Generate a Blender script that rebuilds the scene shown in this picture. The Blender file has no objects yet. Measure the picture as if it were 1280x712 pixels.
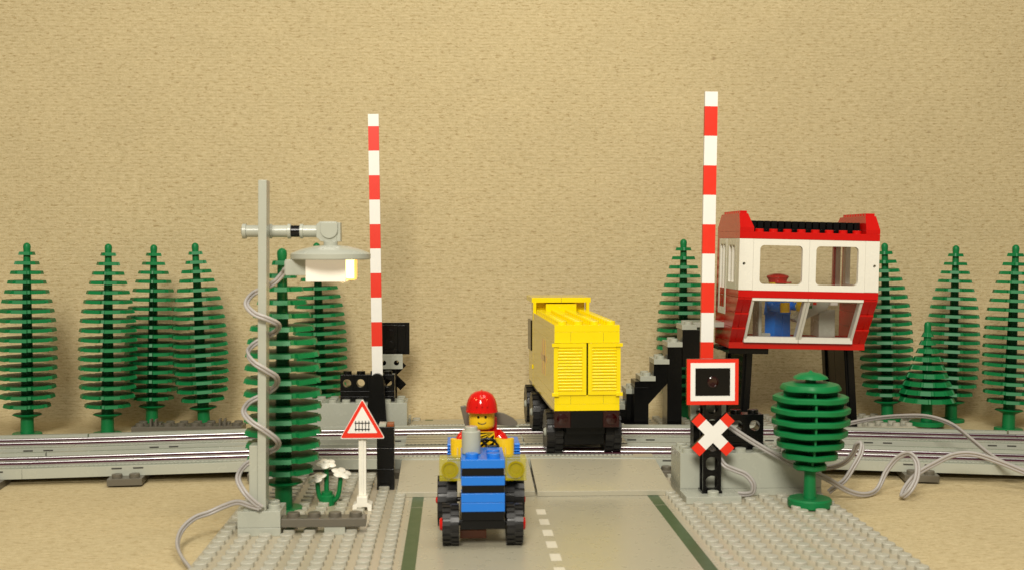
import bpy, math, random
from mathutils import Vector, Matrix
random.seed(7)
PI = math.pi
scene = bpy.context.scene
COL = scene.collection

# ------------------------------------------------------------------ materials
def new_mat(name):
    m = bpy.data.materials.new(name); m.use_nodes = True
    nt = m.node_tree; nt.nodes.clear()
    out = nt.nodes.new('ShaderNodeOutputMaterial')
    b = nt.nodes.new('ShaderNodeBsdfPrincipled')
    nt.links.new(b.outputs[0], out.inputs[0])
    return m, nt, b

def plastic(name, col, rough=.28, spec=.5, vary=.025, metal=0.0, bump=.002):
    """moulded plastic: slight tone drift, uneven gloss from handling, faint surface waviness"""
    m, nt, b = new_mat(name)
    L = nt.links
    tc = nt.nodes.new('ShaderNodeTexCoord')
    n1 = nt.nodes.new('ShaderNodeTexNoise'); n1.inputs['Scale'].default_value = .9; n1.inputs['Detail'].default_value = 3
    L.new(tc.outputs['Object'], n1.inputs['Vector'])
    mx = nt.nodes.new('ShaderNodeMix'); mx.data_type = 'RGBA'
    mx.inputs[6].default_value = (*[c * (1 - vary) for c in col], 1)
    mx.inputs[7].default_value = (*[min(1, c * (1 + vary)) for c in col], 1)
    L.new(n1.outputs['Fac'], mx.inputs[0]); L.new(mx.outputs[2], b.inputs['Base Color'])
    n2 = nt.nodes.new('ShaderNodeTexNoise'); n2.inputs['Scale'].default_value = 1.8; n2.inputs['Detail'].default_value = 2
    L.new(tc.outputs['Object'], n2.inputs['Vector'])
    mr = nt.nodes.new('ShaderNodeMapRange')
    mr.inputs['To Min'].default_value = max(.03, rough - .05); mr.inputs['To Max'].default_value = rough + .07
    L.new(n2.outputs['Fac'], mr.inputs['Value']); L.new(mr.outputs[0], b.inputs['Roughness'])
    b.inputs['Specular IOR Level'].default_value = spec
    b.inputs['Metallic'].default_value = metal
    bp = nt.nodes.new('ShaderNodeBump'); bp.inputs['Strength'].default_value = .25; bp.inputs['Distance'].default_value = bump
    L.new(n1.outputs['Fac'], bp.inputs['Height']); L.new(bp.outputs[0], b.inputs['Normal'])
    return m

M = {}
M['red'] = plastic('red plastic', (.60, .006, .003), .13)
M['tape_red'] = plastic('red sticker', (.78, .024, .004), .4)
M['yellow'] = plastic('yellow plastic', (.92, .70, .003), .07)
M['skin'] = plastic('yellow figure plastic', (.86, .55, .01), .25)
M['green'] = plastic('green plastic', (.005, .18, .048), .42, spec=.32)
M['blue'] = plastic('blue plastic', (.010, .18, .68), .24)
M['navy'] = plastic('dark blue cloth print', (.012, .045, .26), .3)
M['grey'] = plastic('old light grey plastic', (.42, .43, .355), .25)
M['plate'] = plastic('studded base plastic', (.44, .39, .28), .3)  # warm cloth reflection between the studs is mixed into this tan
M['road'] = plastic('smooth road plastic', (.41, .38, .28), .28)
M['stud'] = plastic('stud grey plastic', (.46, .445, .36), .3)
M['dgrey'] = plastic('old dark grey plastic', (.13, .115, .085), .35)
M['black'] = plastic('black plastic', (.003, .003, .003), .2, spec=.3)
M['rubber'] = plastic('tyre rubber', (.013, .012, .011), .36, spec=.4)
M['white'] = plastic('white plastic', (.86, .83, .72), .25)
M['sticker'] = plastic('white sticker', (.84, .82, .76), .4)
M['orange'] = plastic('brown orange plastic', (.28, .07, .015), .35)
M['line_green'] = plastic('printed green stripe', (.035, .085, .032), .3)
M['line_white'] = plastic('printed white dash', (.70, .66, .54), .35)
M['metal'] = plastic('bright rail metal', (.52, .50, .50), .34, metal=1.0, vary=.02)
M['cable'] = plastic('grey cable sheath', (.40, .375, .35), .36)
M['cable_dark'] = plastic('cable groove', (.22, .16, .13), .5)
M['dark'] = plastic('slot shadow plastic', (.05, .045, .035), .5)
M['pink'] = plastic('faded pink print', (.80, .42, .06), .14)
M['strip_shade'] = plastic('dark strip side shade', (.075, .018, .034), .65, spec=.12)

def clear_mat(name, col, rough=.04, ior=1.45, alpha=.35):
    m, nt, b = new_mat(name)
    n = nt.nodes.new('ShaderNodeTexNoise'); n.inputs['Scale'].default_value = 2.0
    mr = nt.nodes.new('ShaderNodeMapRange'); mr.inputs['To Min'].default_value = rough; mr.inputs['To Max'].default_value = rough + .08
    nt.links.new(n.outputs['Fac'], mr.inputs['Value']); nt.links.new(mr.outputs[0], b.inputs['Roughness'])
    b.inputs['Base Color'].default_value = (*col, 1)
    b.inputs['Alpha'].default_value = alpha
    b.inputs['IOR'].default_value = ior
    b.inputs['Specular IOR Level'].default_value = .8
    return m
M['glass'] = clear_mat('window glass', (.20, .15, .10), .04, alpha=.08)
M['trans_yellow'] = clear_mat('clear yellow plastic', (.52, .45, .0), .05, alpha=.42)
M['dark_yellow'] = clear_mat('deep yellow clear plastic', (.34, .27, .0), .06, alpha=.9)
M['trans_red'] = clear_mat('clear dark red plastic', (.022, .001, .001), .1, alpha=.98)
M['trans_clear'] = clear_mat('clear plastic', (.7, .7, .75), .05, alpha=.25)

def glow(name, col, strength, base):
    m, nt, b = new_mat(name)
    n = nt.nodes.new('ShaderNodeTexNoise'); n.inputs['Scale'].default_value = 1.2
    mr = nt.nodes.new('ShaderNodeMapRange'); mr.inputs['To Min'].default_value = strength * .92; mr.inputs['To Max'].default_value = strength * 1.08
    nt.links.new(n.outputs['Fac'], mr.inputs['Value']); nt.links.new(mr.outputs[0], b.inputs['Emission Strength'])
    b.inputs['Base Color'].default_value = (*base, 1)
    b.inputs['Emission Color'].default_value = (*col, 1)
    b.inputs['Roughness'].default_value = .35
    return m
M['lens'] = glow('lit bulb lens', (1, .78, .34), 3.0, (.8, .7, .4))
M['lens_edge_glow'] = glow('orange lens edge glow', (1, .52, .10), 1.3, (.8, .5, .1))
M['lamp_body'] = glow('lit white lamp housing', (1, .80, .60), .25, (.82, .79, .70))

def toothed(name, col, period):
    """grey plastic with a fine row of moulded teeth (dark slits between them)"""
    m, nt, b = new_mat(name)
    L = nt.links
    tc = nt.nodes.new('ShaderNodeTexCoord'); sp = nt.nodes.new('ShaderNodeSeparateXYZ'); L.new(tc.outputs['Object'], sp.inputs[0])
    d = nt.nodes.new('ShaderNodeMath'); d.operation = 'DIVIDE'; d.inputs[1].default_value = period; L.new(sp.outputs[0], d.inputs[0])
    f = nt.nodes.new('ShaderNodeMath'); f.operation = 'FRACT'; L.new(d.outputs[0], f.inputs[0])
    g = nt.nodes.new('ShaderNodeMath'); g.operation = 'GREATER_THAN'; g.inputs[1].default_value = .6; L.new(f.outputs[0], g.inputs[0])
    mx = nt.nodes.new('ShaderNodeMix'); mx.data_type = 'RGBA'
    mx.inputs[6].default_value = (*col, 1); mx.inputs[7].default_value = (*[c * .42 for c in col], 1)
    L.new(g.outputs[0], mx.inputs[0]); L.new(mx.outputs[2], b.inputs['Base Color'])
    b.inputs['Roughness'].default_value = .35
    return m
M['teeth'] = toothed('toothed grey plastic', (.42, .43, .355), .26)

def cloth_mat():
    m, nt, b = new_mat('woven canvas')
    L = nt.links; N = nt.nodes.new
    uv = N('ShaderNodeTexCoord')
    def mapped(sx, sy, off=0):
        mp = N('ShaderNodeMapping'); mp.inputs['Scale'].default_value = (sx, sy, 1); mp.inputs['Location'].default_value = (off, off * .7, 0)
        L.new(uv.outputs['UV'], mp.inputs[0]); return mp
    def noise(sx, sy, det=3, off=0, rough=.6):
        n = N('ShaderNodeTexNoise'); n.inputs['Scale'].default_value = 1; n.inputs['Detail'].default_value = det; n.inputs['Roughness'].default_value = rough
        L.new(mapped(sx, sy, off).outputs[0], n.inputs['Vector']); return n
    def ramp(src, a, c, lo=0., hi=1.):
        r = N('ShaderNodeMapRange'); r.inputs['From Min'].default_value = a; r.inputs['From Max'].default_value = c
        r.inputs['To Min'].default_value = lo; r.inputs['To Max'].default_value = hi
        L.new(src, r.inputs['Value']); return r.outputs[0]
    def mul(a, c):
        x = N('ShaderNodeMath'); x.operation = 'MULTIPLY'
        L.new(a, x.inputs[0])
        if isinstance(c, float): x.inputs[1].default_value = c
        else: L.new(c, x.inputs[1])
        return x.outputs[0]
    def add(a, c):
        x = N('ShaderNodeMath'); x.operation = 'ADD'; L.new(a, x.inputs[0]); L.new(c, x.inputs[1]); return x.outputs[0]
    threads = noise(2.0, 4.4, 2, 3.1, .6)      # rows of weft, long and thin
    fine = noise(7.5, 6.5, 2, 9.7, .7)
    slub = noise(1.7, 6.4, 4, 21.3, .74)         # dark broken lines
    broad = noise(.035, .05, 3, 5.5)
    mid = noise(.35, .45, 3, 14.2)
    wv = N('ShaderNodeTexWave'); wv.wave_type = 'BANDS'; wv.bands_direction = 'Y'; wv.wave_profile = 'SIN'
    wv.inputs['Scale'].default_value = 1.25; wv.inputs['Distortion'].default_value = 1.2; wv.inputs['Detail'].default_value = 2; wv.inputs['Detail Scale'].default_value = .8
    L.new(mapped(1, 1).outputs[0], wv.inputs['Vector'])
    knot = N('ShaderNodeTexVoronoi'); knot.feature = 'F1'; knot.inputs['Scale'].default_value = 1; L.new(mapped(.33, .42, 2.2).outputs[0], knot.inputs['Vector'])
    pick = N('ShaderNodeTexWhiteNoise') ; pick.noise_dimensions = '3D'; L.new(knot.outputs['Position'], pick.inputs['Vector'])
    h = add(add(mul(threads.outputs['Fac'], 1.0), mul(fine.outputs['Fac'], .8)), mul(wv.outputs['Fac'], .16))
    c1 = N('ShaderNodeMix'); c1.data_type = 'RGBA'
    c1.inputs[6].default_value = (.465, .372, .195, 1); c1.inputs[7].default_value = (.64, .53, .315, 1)
    L.new(ramp(h, .60, 1.32), c1.inputs[0])
    c2 = N('ShaderNodeMix'); c2.data_type = 'RGBA'; c2.inputs[7].default_value = (.36, .26, .12, 1)
    L.new(c1.outputs[2], c2.inputs[6]); L.new(mul(ramp(slub.outputs['Fac'], .56, .615), .8), c2.inputs[0])
    kf = mul(ramp(knot.outputs['Distance'], .085, .03), ramp(pick.outputs['Value'], .70, .80))
    c3 = N('ShaderNodeMix'); c3.data_type = 'RGBA'; c3.inputs[7].default_value = (.20, .12, .05, 1)
    L.new(c2.outputs[2], c3.inputs[6]); L.new(mul(kf, .45), c3.inputs[0])
    hs = N('ShaderNodeHueSaturation'); L.new(c3.outputs[2], hs.inputs['Color'])
    L.new(ramp(add(broad.outputs['Fac'], mul(mid.outputs['Fac'], .5)), .5, 1.0, .95, 1.05), hs.inputs['Value'])
    L.new(hs.outputs[0], b.inputs['Base Color'])
    b.inputs['Roughness'].default_value = .95; b.inputs['Specular IOR Level'].default_value = .1
    bp = N('ShaderNodeBump'); bp.inputs['Strength'].default_value = .45; bp.inputs['Distance'].default_value = .07
    L.new(add(h, mul(slub.outputs['Fac'], -.5)), bp.inputs['Height'])
    bp2 = N('ShaderNodeBump'); bp2.inputs['Strength'].default_value = .3; bp2.inputs['Distance'].default_value = .35
    L.new(mid.outputs['Fac'], bp2.inputs['Height']); L.new(bp.outputs[0], bp2.inputs['Normal']); L.new(bp2.outputs[0], b.inputs['Normal'])
    return m
M['cloth'] = cloth_mat()

# ------------------------------------------------------------------ mesh builder
class MB:
    def __init__(s): s.v = []; s.f = []; s.m = []
    def poly(s, pts, m=0):
        b = len(s.v); s.v += [tuple(p) for p in pts]; s.f.append(tuple(range(b, b + len(pts)))); s.m.append(m)
    def box(s, x0, x1, y0, y1, z0, z1, m=0):
        b = len(s.v)
        s.v += [(x0,y0,z0),(x1,y0,z0),(x1,y1,z0),(x0,y1,z0),(x0,y0,z1),(x1,y0,z1),(x1,y1,z1),(x0,y1,z1)]
        for q in ((3,2,1,0),(4,5,6,7),(0,1,5,4),(1,2,6,5),(2,3,7,6),(3,0,4,7)):
            s.f.append(tuple(b+i for i in q)); s.m.append(m)
        return s
    def prism(s, poly, axis, a0, a1, m=0):
        """extrude a 2-D outline along an axis; axis x: (y,z), y: (x,z), z: (x,y)"""
        def P(p, a):
            return {'x': (a,p[0],p[1]), 'y': (p[0],a,p[1]), 'z': (p[0],p[1],a)}[axis]
        n = len(poly); b = len(s.v)
        area = sum(poly[i][0]*poly[(i+1)%n][1]-poly[(i+1)%n][0]*poly[i][1] for i in range(n))
        if axis == 'y': area = -area
        q = list(poly) if area > 0 else list(poly)[::-1]
        s.v += [P(p,a0) for p in q] + [P(p,a1) for p in q]
        s.f.append(tuple(b+i for i in range(n))[::-1]); s.m.append(m)
        s.f.append(tuple(b+n+i for i in range(n))); s.m.append(m)
        for i in range(n):
            j = (i+1) % n
            s.f.append((b+i,b+j,b+n+j,b+n+i)); s.m.append(m)
        return s
    def lathe(s, prof, c, n=24, m=0, axis='z', phase=0.):
        """revolve (r,h) profile from bottom to top"""
        b = len(s.v); k = len(prof)
        for r, h in prof:
            for i in range(n):
                a = 2*PI*i/n + phase; ca, sa = r*math.cos(a), r*math.sin(a)
                s.v.append({'z': (c[0]+ca,c[1]+sa,c[2]+h), 'x': (c[0]+h,c[1]+ca,c[2]+sa), 'y': (c[0]+sa,c[1]+h,c[2]+ca)}[axis])
        for j in range(k-1):
            for i in range(n):
                i2 = (i+1) % n
                s.f.append((b+j*n+i, b+j*n+i2, b+(j+1)*n+i2, b+(j+1)*n+i)); s.m.append(m)
        if prof[0][0] > 1e-4: s.f.append(tuple(b+i for i in range(n))[::-1]); s.m.append(m)
        if prof[-1][0] > 1e-4: s.f.append(tuple(b+(k-1)*n+i for i in range(n))); s.m.append(m)
        return s
    def cyl(s, c, r, h, n=20, m=0, axis='z'): return s.lathe([(r,0),(r,h)], c, n, m, axis)
    def stud(s, x, y, z, m=0, n=14): return s.lathe([(.31,-.02),(.31,.195),(.285,.225)], (x,y,z), n, m)
    def tube(s, pts, r, n=8, m=0, cap=True):
        pts = [Vector(p) for p in pts]; k = len(pts); b = len(s.v)
        rr = r if isinstance(r, (list, tuple)) else [r]*k
        t0 = (pts[1]-pts[0]).normalized(); up = Vector((0,0,1)) if abs(t0.z) < .9 else Vector((1,0,0))
        u = t0.cross(up).normalized()
        for i, p in enumerate(pts):
            t = (pts[min(i+1,k-1)]-pts[max(i-1,0)]).normalized()
            u = (u - t*u.dot(t)).normalized(); w = t.cross(u)
            for q in range(n):
                a = 2*PI*q/n; s.v.append(tuple(p + (u*math.cos(a)+w*math.sin(a))*rr[i]))
        for i in range(k-1):
            for q in range(n):
                q2 = (q+1) % n
                s.f.append((b+i*n+q,b+i*n+q2,b+(i+1)*n+q2,b+(i+1)*n+q)); s.m.append(m)
        if cap:
            s.f.append(tuple(b+q for q in range(n))[::-1]); s.m.append(m)
            s.f.append(tuple(b+(k-1)*n+q for q in range(n))); s.m.append(m)
        return s
    def bar(s, p, q, r, n=8, m=0): return s.tube([p, q], r, n, m)
    def holed(s, x0, x1, z0, z1, y0, y1, r, m=0, n=16, c=None):
        """block in the XZ plane with one round hole right through along Y"""
        cx, cz = c if c else ((x0+x1)/2, (z0+z1)/2); b = len(s.v)
        angs = sorted(set([2*PI*i/n for i in range(n)] + [math.atan2(z-cz, x-cx) % (2*PI) for x in (x0,x1) for z in (z0,z1)]))
        n = len(angs); rings = []
        for y in (y0, y1):
            for kind in (0, 1):
                ring = []
                for a in angs:
                    ca, sa = math.cos(a), math.sin(a)
                    if kind == 0: p = (cx+r*ca, cz+r*sa)
                    else:
                        t = min([ (x1-cx)/ca if ca > 1e-9 else 1e9, (x0-cx)/ca if ca < -1e-9 else 1e9, (z1-cz)/sa if sa > 1e-9 else 1e9, (z0-cz)/sa if sa < -1e-9 else 1e9])
                        p = (cx+t*ca, cz+t*sa)
                    ring.append(len(s.v)); s.v.append((p[0], y, p[1]))
                rings.append(ring)
        fi, fo, bi, bo = rings
        for i in range(n):
            j = (i+1) % n
            for q in ((fi[i],fi[j],fo[j],fo[i])[::1], (bo[i],bo[j],bi[j],bi[i]), (fo[i],fo[j],bo[j],bo[i]), (fi[j],fi[i],bi[i],bi[j])):
                s.f.append(q); s.m.append(m)
        return s
    def build(s, name, mats, parent=None, origin=(0,0,0), bevel=0., angle=38):
        if isinstance(mats, str): mats = [mats]
        me = bpy.data.meshes.new(name)
        o0 = Vector(origin)
        me.from_pydata([tuple(Vector(p)-o0) for p in s.v], [], s.f)
        for k in mats: me.materials.append(M[k])
        me.polygons.foreach_set('material_index', s.m)
        me.polygons.foreach_set('use_smooth', [True]*len(me.polygons))
        me.update(); me.validate()
        import bmesh
        bm = bmesh.new(); bm.from_mesh(me); bmesh.ops.recalc_face_normals(bm, faces=bm.faces); bm.to_mesh(me); bm.free()
        me.set_sharp_from_angle(angle=math.radians(angle))
        o = bpy.data.objects.new(name, me); COL.objects.link(o)
        if parent: o.parent = parent
        else: o.location = origin
        if bevel:
            bv = o.modifiers.new('edge', 'BEVEL'); bv.width = bevel; bv.segments = 2; bv.limit_method = 'ANGLE'; bv.angle_limit = math.radians(50)
            bv.harden_normals = True
        return o

def tag(o, label, cat, group=None, kind=None):
    if label: o['label'] = label
    if cat: o['category'] = cat; o['kind'] = 'thing'
    if group: o['group'] = group
    if kind: o['kind'] = kind
    return o
def thing(name, label, cat, loc, rz=0, group=None, rot=None):
    o = bpy.data.objects.new(name, None); COL.objects.link(o); o.empty_display_size = .3
    o.location = loc; o.rotation_euler = rot if rot else (0, 0, rz)
    return tag(o, label, cat, group)
def dup(root, loc, rot=(0,0,0), label=None, scale=1.0):
    r = root.copy(); COL.objects.link(r); r.location = loc; r.rotation_euler = rot; r.scale = (scale,)*3
    if label: r['label'] = label
    for ch in list(root.children):
        c = ch.copy(); COL.objects.link(c); c.parent = r
        for g in list(ch.children):
            d = g.copy(); COL.objects.link(d); d.parent = c
    return r
def struct(o): o['kind'] = 'structure'; return o
def smooth_path(pts, k=8):
    P = [Vector(p) for p in pts]; out = []
    for i in range(len(P)-1):
        a, b, c, d = P[max(i-1,0)], P[i], P[i+1], P[min(i+2,len(P)-1)]
        for j in range(k):
            t = j/k
            out.append(.5*((2*b)+(c-a)*t+(2*a-5*b+4*c-d)*t*t+(3*b-a-3*c+d)*t**3))
    out.append(P[-1]); return out

BV = .022
# ------------------------------------------------------------------ backdrop: one canvas sheet, floor swept up into a wall
def backdrop():
    prof = []
    y = -14.
    while y < 97.4: prof.append((y, 0.)); y += 1.2
    R = 3.2
    for i in range(13):
        a = i/12*math.radians(86); prof.append((97.6+R*math.sin(a), R-R*math.cos(a)))
    y0, z0 = prof[-1]
    for i in range(1, 40): prof.append((y0+i*1.0*math.cos(math.radians(86)), z0+i*1.0*math.sin(math.radians(86))))
    xs = [-75+1.5*i for i in range(101)]
    from mathutils import noise as nz
    vs, uvs, s = [], [], 0
    for j, (y, z) in enumerate(prof):
        if j: s += math.hypot(y-prof[j-1][0], z-prof[j-1][1])
        for x in xs:
            n = nz.noise(Vector((x*.11, s*.10, 3.3)))*.22 + nz.noise(Vector((x*.30, s*.22, 8.3)))*.07
            wall = 1 if z > .5 else 0
            # creases where the sheet lifts off the table
            ny, nzv = (-n, 0) if wall else (0, min(0, n*.18 - .03))
            vs.append((x, y+ny, z+nzv)); uvs.append((x, s))
    W = len(xs); fs = [(j*W+i, j*W+i+1, (j+1)*W+i+1, (j+1)*W+i) for j in range(len(prof)-1) for i in range(W-1)]
    me = bpy.data.meshes.new('backdrop'); me.from_pydata(vs, [], fs)
    ul = me.uv_layers.new(name='weave')
    for l in me.loops: ul.data[l.index].uv = uvs[l.vertex_index]
    me.materials.append(M['cloth']); me.polygons.foreach_set('use_smooth', [True]*len(me.polygons)); me.update()
    o = bpy.data.objects.new('backdrop', me); COL.objects.link(o); return struct(o)
backdrop()

# ------------------------------------------------------------------ road plates (32 x 32 studs), printed lines
XL, XR, XC = -11.5, 20.5, 4.5
def road_plate(y0, y1, skip):
    b = MB()
    b.box(XL, -2.5, y0, y1, 0, .2, 0); b.box(-2.5, 11.5, y0, y1, 0, .2, 1); b.box(11.5, XR, y0, y1, 0, .2, 0)
    y = y1 - .5
    while y > max(y0, 36):
        for x in list(range(-11, -2)) + list(range(12, 21)):
            if not skip(x, y): b.stud(x, y, .2, 2, 12)
        y -= 1
    o = struct(b.build('road', ['plate', 'road', 'stud'], angle=30))
    for x in (-2.02, 11.0):
        struct(MB().box(x-.31, x+.31, y0+.02, y1-.02, .19, .204).build('edge_line', 'line_green', o))
    y = y1 - .12 if y0 > 50 else y1 - .75
    k = 0
    while y - 1.2 > max(y0, 44) and k < 12:
        struct(MB().box(4.5-.24, 4.5+.24, y-1.2, y, .19, .204).build('lane_dash', 'line_white', o)); y -= 2.29; k += 1
    return o
road_plate(32.33, 64.29, lambda x, y: -10.5 < x < -8.2 and 58.2 < y < 61)
road_plate(64.33, 96.3, lambda x, y: y > 87 and x < -3 or (y > 73 and y < 90))

# ------------------------------------------------------------------ railway track sections
def track_section(name, label, p0, p1):
    """16-stud section from p0 to p1 (x,y,z of the underside on the line's axis)"""
    p0, p1 = Vector(p0), Vector(p1); d = p1-p0; ln = d.length
    rz = math.atan2(d.y, d.x); ry = -math.asin(d.z/ln)
    t = thing(name, label, 'railway track', p0, rot=(0, ry, rz), group='grey railway track sections')
    g = .03
    for s in (-1, 1):
        b = MB(); b.box(g, ln-g, min(s*2.5,s*3.0), max(s*2.5,s*3.0), .4, 1.0)
        b.box(g, ln-g, min(s*2.36,s*2.5), max(s*2.36,s*2.5), .4, .82)
        for xs in (ln*.375, ln*.875):
            for q in (-.62, .62):
                if xs+q+.3 < ln: b.box(xs+q-.3, xs+q+.3, min(s*2.98,s*3.012), max(s*2.98,s*3.012), .80, .90, 1)
        b.build('rail', ['grey', 'dark'], t, bevel=.02)
    for xs in (ln*.375, ln*.875):
        b = MB(); b.box(xs-1, min(xs+1, ln+.9), -4, 4, 0, .4)
        for q in (-.5, .5):
            for yy in (-3.5, 3.5): b.stud(xs+q, yy, .4)
        b.build('sleeper', 'dgrey', t, bevel=.02)
    b = MB(); b.box(g, ln-g, -1.75, 1.75, .4, .93, 0)
    b.box(g, ln-g, -2.0, -1.76, .6, .89, 1); b.box(g, ln-g, 1.76, 2.0, .6, .89, 1)
    for xs in (ln*.375, ln*.875):
        b.box(xs-.9, xs-.2, -.12, .12, .925, .936, 2); b.box(xs+.2, min(xs+.9, ln-.1), -.12, .12, .925, .936, 2)
    bed = b.build('conductor_bed', ['grey', 'teeth', 'dark'], t)
    for s in (-1, 1):
        b = MB(); b.prism([(s*.78+.075*math.cos(PI*q/8), 1.0+.07*math.sin(PI*q/8)) for q in range(9)], 'x', .01, ln-.01, 0)
        b.box(.01, ln-.01, s*.78-.36, s*.78+.16, .92, .985, 1)  # added dark box stands in for the strip's shaded side and gap
        b.build('metal_strip', ['metal', 'strip_shade'], bed)
    return t
near = [(-41.5, 73.75, 0.), (-25.55, 75.05, 0.), (-9.5, 76.15, .2), (6.5, 76.25, .2), (22.4, 75.25, .15), (38.2, 72.35, 0.), (54., 69.0, 0.)]
far = [(-41., 81.0, 0.), (-25.1, 82.45, 0.), (-9.3, 83.65, .2), (6.7, 84.0, .2), (22.6, 83.0, .15), (38.4, 80.75, 0.), (54., 78.0, 0.)]
pl = ['farthest left beyond the first joint', 'left of the lamp post', 'passing the crossing behind the blue tractor', 'passing under the yellow truck', 'beside the round green tree', 'farthest right past the last joint']
for nm, pts in (('near', near), ('far', far)):
    for i in range(6):
        lab = ('grey track section of the %s line, %s' % ({'near': 'front', 'far': 'rear'}[nm], pl[i]))
        track_section('railway_track', lab, pts[i], pts[i+1])

# level crossing decking
def ramp(y_lo, y_hi, x0, x1, label, cut=0):
    zl, zh = .206, 1.25
    s = 1 if y_hi > y_lo else -1
    b = MB()
    out = [(y_lo, zl), (y_lo, zl+.27), (y_lo+s*.25, zl+.33), (y_hi, zh), (y_hi, zh-.12), (y_lo+s*.8, zl)]
    b.prism(out, 'x', x0, x1, 0)
    b.box(x0+.01, x1-.01-cut, min(y_hi-s*.32, y_hi-s*.1), max(y_hi-s*.32, y_hi-s*.1), zh-.1, zh+.012, 1)
    o = b.build('crossing_ramp', ['road', 'teeth'], None, ((x0+x1)/2, y_lo, zl), bevel=.02)
    return tag(o, label, 'road ramp', 'ramps of the level crossing')
ramp(66.85, 74.2, -3.2, 4.44, 'smooth tan grey crossing ramp behind the blue tractor')
ramp(66.75, 74.1, 4.56, 12.15, 'smooth tan grey crossing ramp in front of the yellow truck', cut=1.2)
ramp(93.6, 86.3, -3.2, 4.44, 'crossing ramp behind the tracks leading down beside the black signal back')
ramp(93.6, 86.3, 4.56, 12.15, 'crossing ramp behind the tracks under the truck cab')
def deck(x0, x1, label):
    b = MB(); b.box(x0, x1, 78.1, 82.1, 1.05, 1.25, 0)
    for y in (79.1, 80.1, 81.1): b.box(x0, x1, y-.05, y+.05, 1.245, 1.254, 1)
    b.box(x0, x1, 78.1, 78.3, 1.2, 1.262, 2); b.box(x0, x1, 81.9, 82.1, 1.2, 1.262, 2)
    return tag(b.build('crossing_deck', ['road', 'dark', 'teeth'], None, ((x0+x1)/2, 80.1, 1.05)), label, 'road panel', 'decks between the two lines')
deck(-3.2, 4.44, 'flat grey crossing deck between the lines left of the truck')
deck(4.56, 11.2, 'flat grey crossing deck between the lines under the truck')

# ------------------------------------------------------------------ trees
def star(R, k, depth, phase, wide=.62):
    """toothed disc outline"""
    pts = []
    for i in range(k):
        a0 = 2*PI*i/k + phase; w = 2*PI/k
        for fr, r in ((-wide/2, 1.0), (wide/2, 1.0), (wide/2+.05, depth), (1-wide/2-.05, depth)):
            a = a0 + fr*w; pts.append((R*r*math.cos(a), R*r*math.sin(a)))
    return pts
def layer(b, R, z, th, k, depth, phase, flare=.09, wide=.62):
    lo = star(R, k, depth, phase, wide); hi = star(max(.1, R-flare), k, depth, phase, wide)
    n = len(lo); i0 = len(b.v)
    b.v += [(x, y, z) for x, y in lo] + [(x, y, z+th) for x, y in hi]
    b.f.append(tuple(i0+i for i in range(n))[::-1]); b.m.append(0)
    b.f.append(tuple(i0+n+i for i in range(n))); b.m.append(0)
    for i in range(n):
        j = (i+1) % n; b.f.append((i0+i, i0+j, i0+n+j, i0+n+i)); b.m.append(0)
def cypress(loc, rot, label, scale):
    t = thing('cypress_tree', label, 'toy tree', loc, rot=rot, group='tall layered cypress trees')
    t.scale = (scale,)*3
    b = MB(); b.lathe([(1.05,0),(1.05,.2),(1.0,.25),(.48,.25),(.45,1.6),(.40,6),(.30,11),(.24,13.6),(.26,13.75),(.27,13.9),(.24,14.05),(.13,14.16),(0,14.2)], (0,0,0), 24)
    b.build('trunk', 'green', t, angle=30)
    c = MB()
    dia = [2.1,3.35,3.95,4.1,4.2,4.25,4.28,4.28,4.25,4.15,4.05,3.85,3.55,3.15,2.75,2.35,1.85,1.25]
    z = 1.45
    for i, d in enumerate(dia):
        if i == 0: c.lathe([(.5, z-.1), (d/2, z+.14), (d/2-.1, z+.22), (.4, z+.22)], (0,0,0), 24)
        else: layer(c, d/2, z, .24, 8 if d > 2.2 else 4, .865 if d > 2.2 else .84, .0, .07, .74)
        z += .72 if i == 0 else .695
    c.build('crown', 'green', t)
    return t
cy = cypress((-31.45, 90.7, 0), (0, .012, .02), 'dark green layered cypress tree at the far left edge of the row', 1.0)
for loc, rot, sc, lab in [
    ((-25.6, 90.6, 0), (0, .016, PI/8+.05), .995, 'dark green cypress tree standing just behind the rear rail, second in the left row'),
    ((-23.45, 95.0, 0), (0, .022, .55), .99, 'dark green cypress tree half hidden by the dark grey sleeper strip'),
    ((-19.2, 93.9, 0), (0, -.04, .28), 1.0, 'dark green cypress tree tilted slightly above the dark grey sleeper strip'),
    ((-10.45, 96.6, 0), (0, -.03, .3), 1.0, 'dark green cypress tree behind the lamp head and grey block'),
    ((-8.95, 63.7, .2), (0, .0, .06), .968, 'tall green cypress tree close behind the lamp post with the cable'),
    ((18.2, 96.0, 0), (0, .0, PI/8+.3), 1.02, 'dark green cypress tree behind the black stairs'),
    ((34.0, 93.7, .2), (0, -.035, PI/8), .985, 'dark green cypress tree just right of the red and white signal cabin'),
    ((39.45, 94.6, 0), (0, .022, .35), .985, 'dark green cypress tree behind the small pine'),
    ((41.8, 89.6, 0), (0, .042, .5), .99, 'dark green cypress tree at the right edge of the photo'),
]: dup(cy, loc, rot, lab, sc)

def small_pine(loc):
    t = thing('pine_tree', 'small green pine tree with widening layers between two cypresses', 'toy tree', loc)
    b = MB(); b.lathe([(1.3,0),(1.3,.22),(1.2,.32),(.45,.34),(.4,2.2),(.3,6),(.26,7.5),(.27,7.7),(.2,7.9),(0,7.98)], (0,0,0), 24); b.build('trunk', 'green', t, angle=30)
    c = MB(); z = 1.85
    for i, d in enumerate([4.2,4.15,3.7,3.2,2.7,2.25,1.75,1.3,.95]):
        layer(c, d/2, z, .33, 12 if d > 2 else 8, .94, i*.1, .17, .74); z += .62
    c.build('crown', 'green', t)
small_pine((36.3, 91.6, .2))

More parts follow.
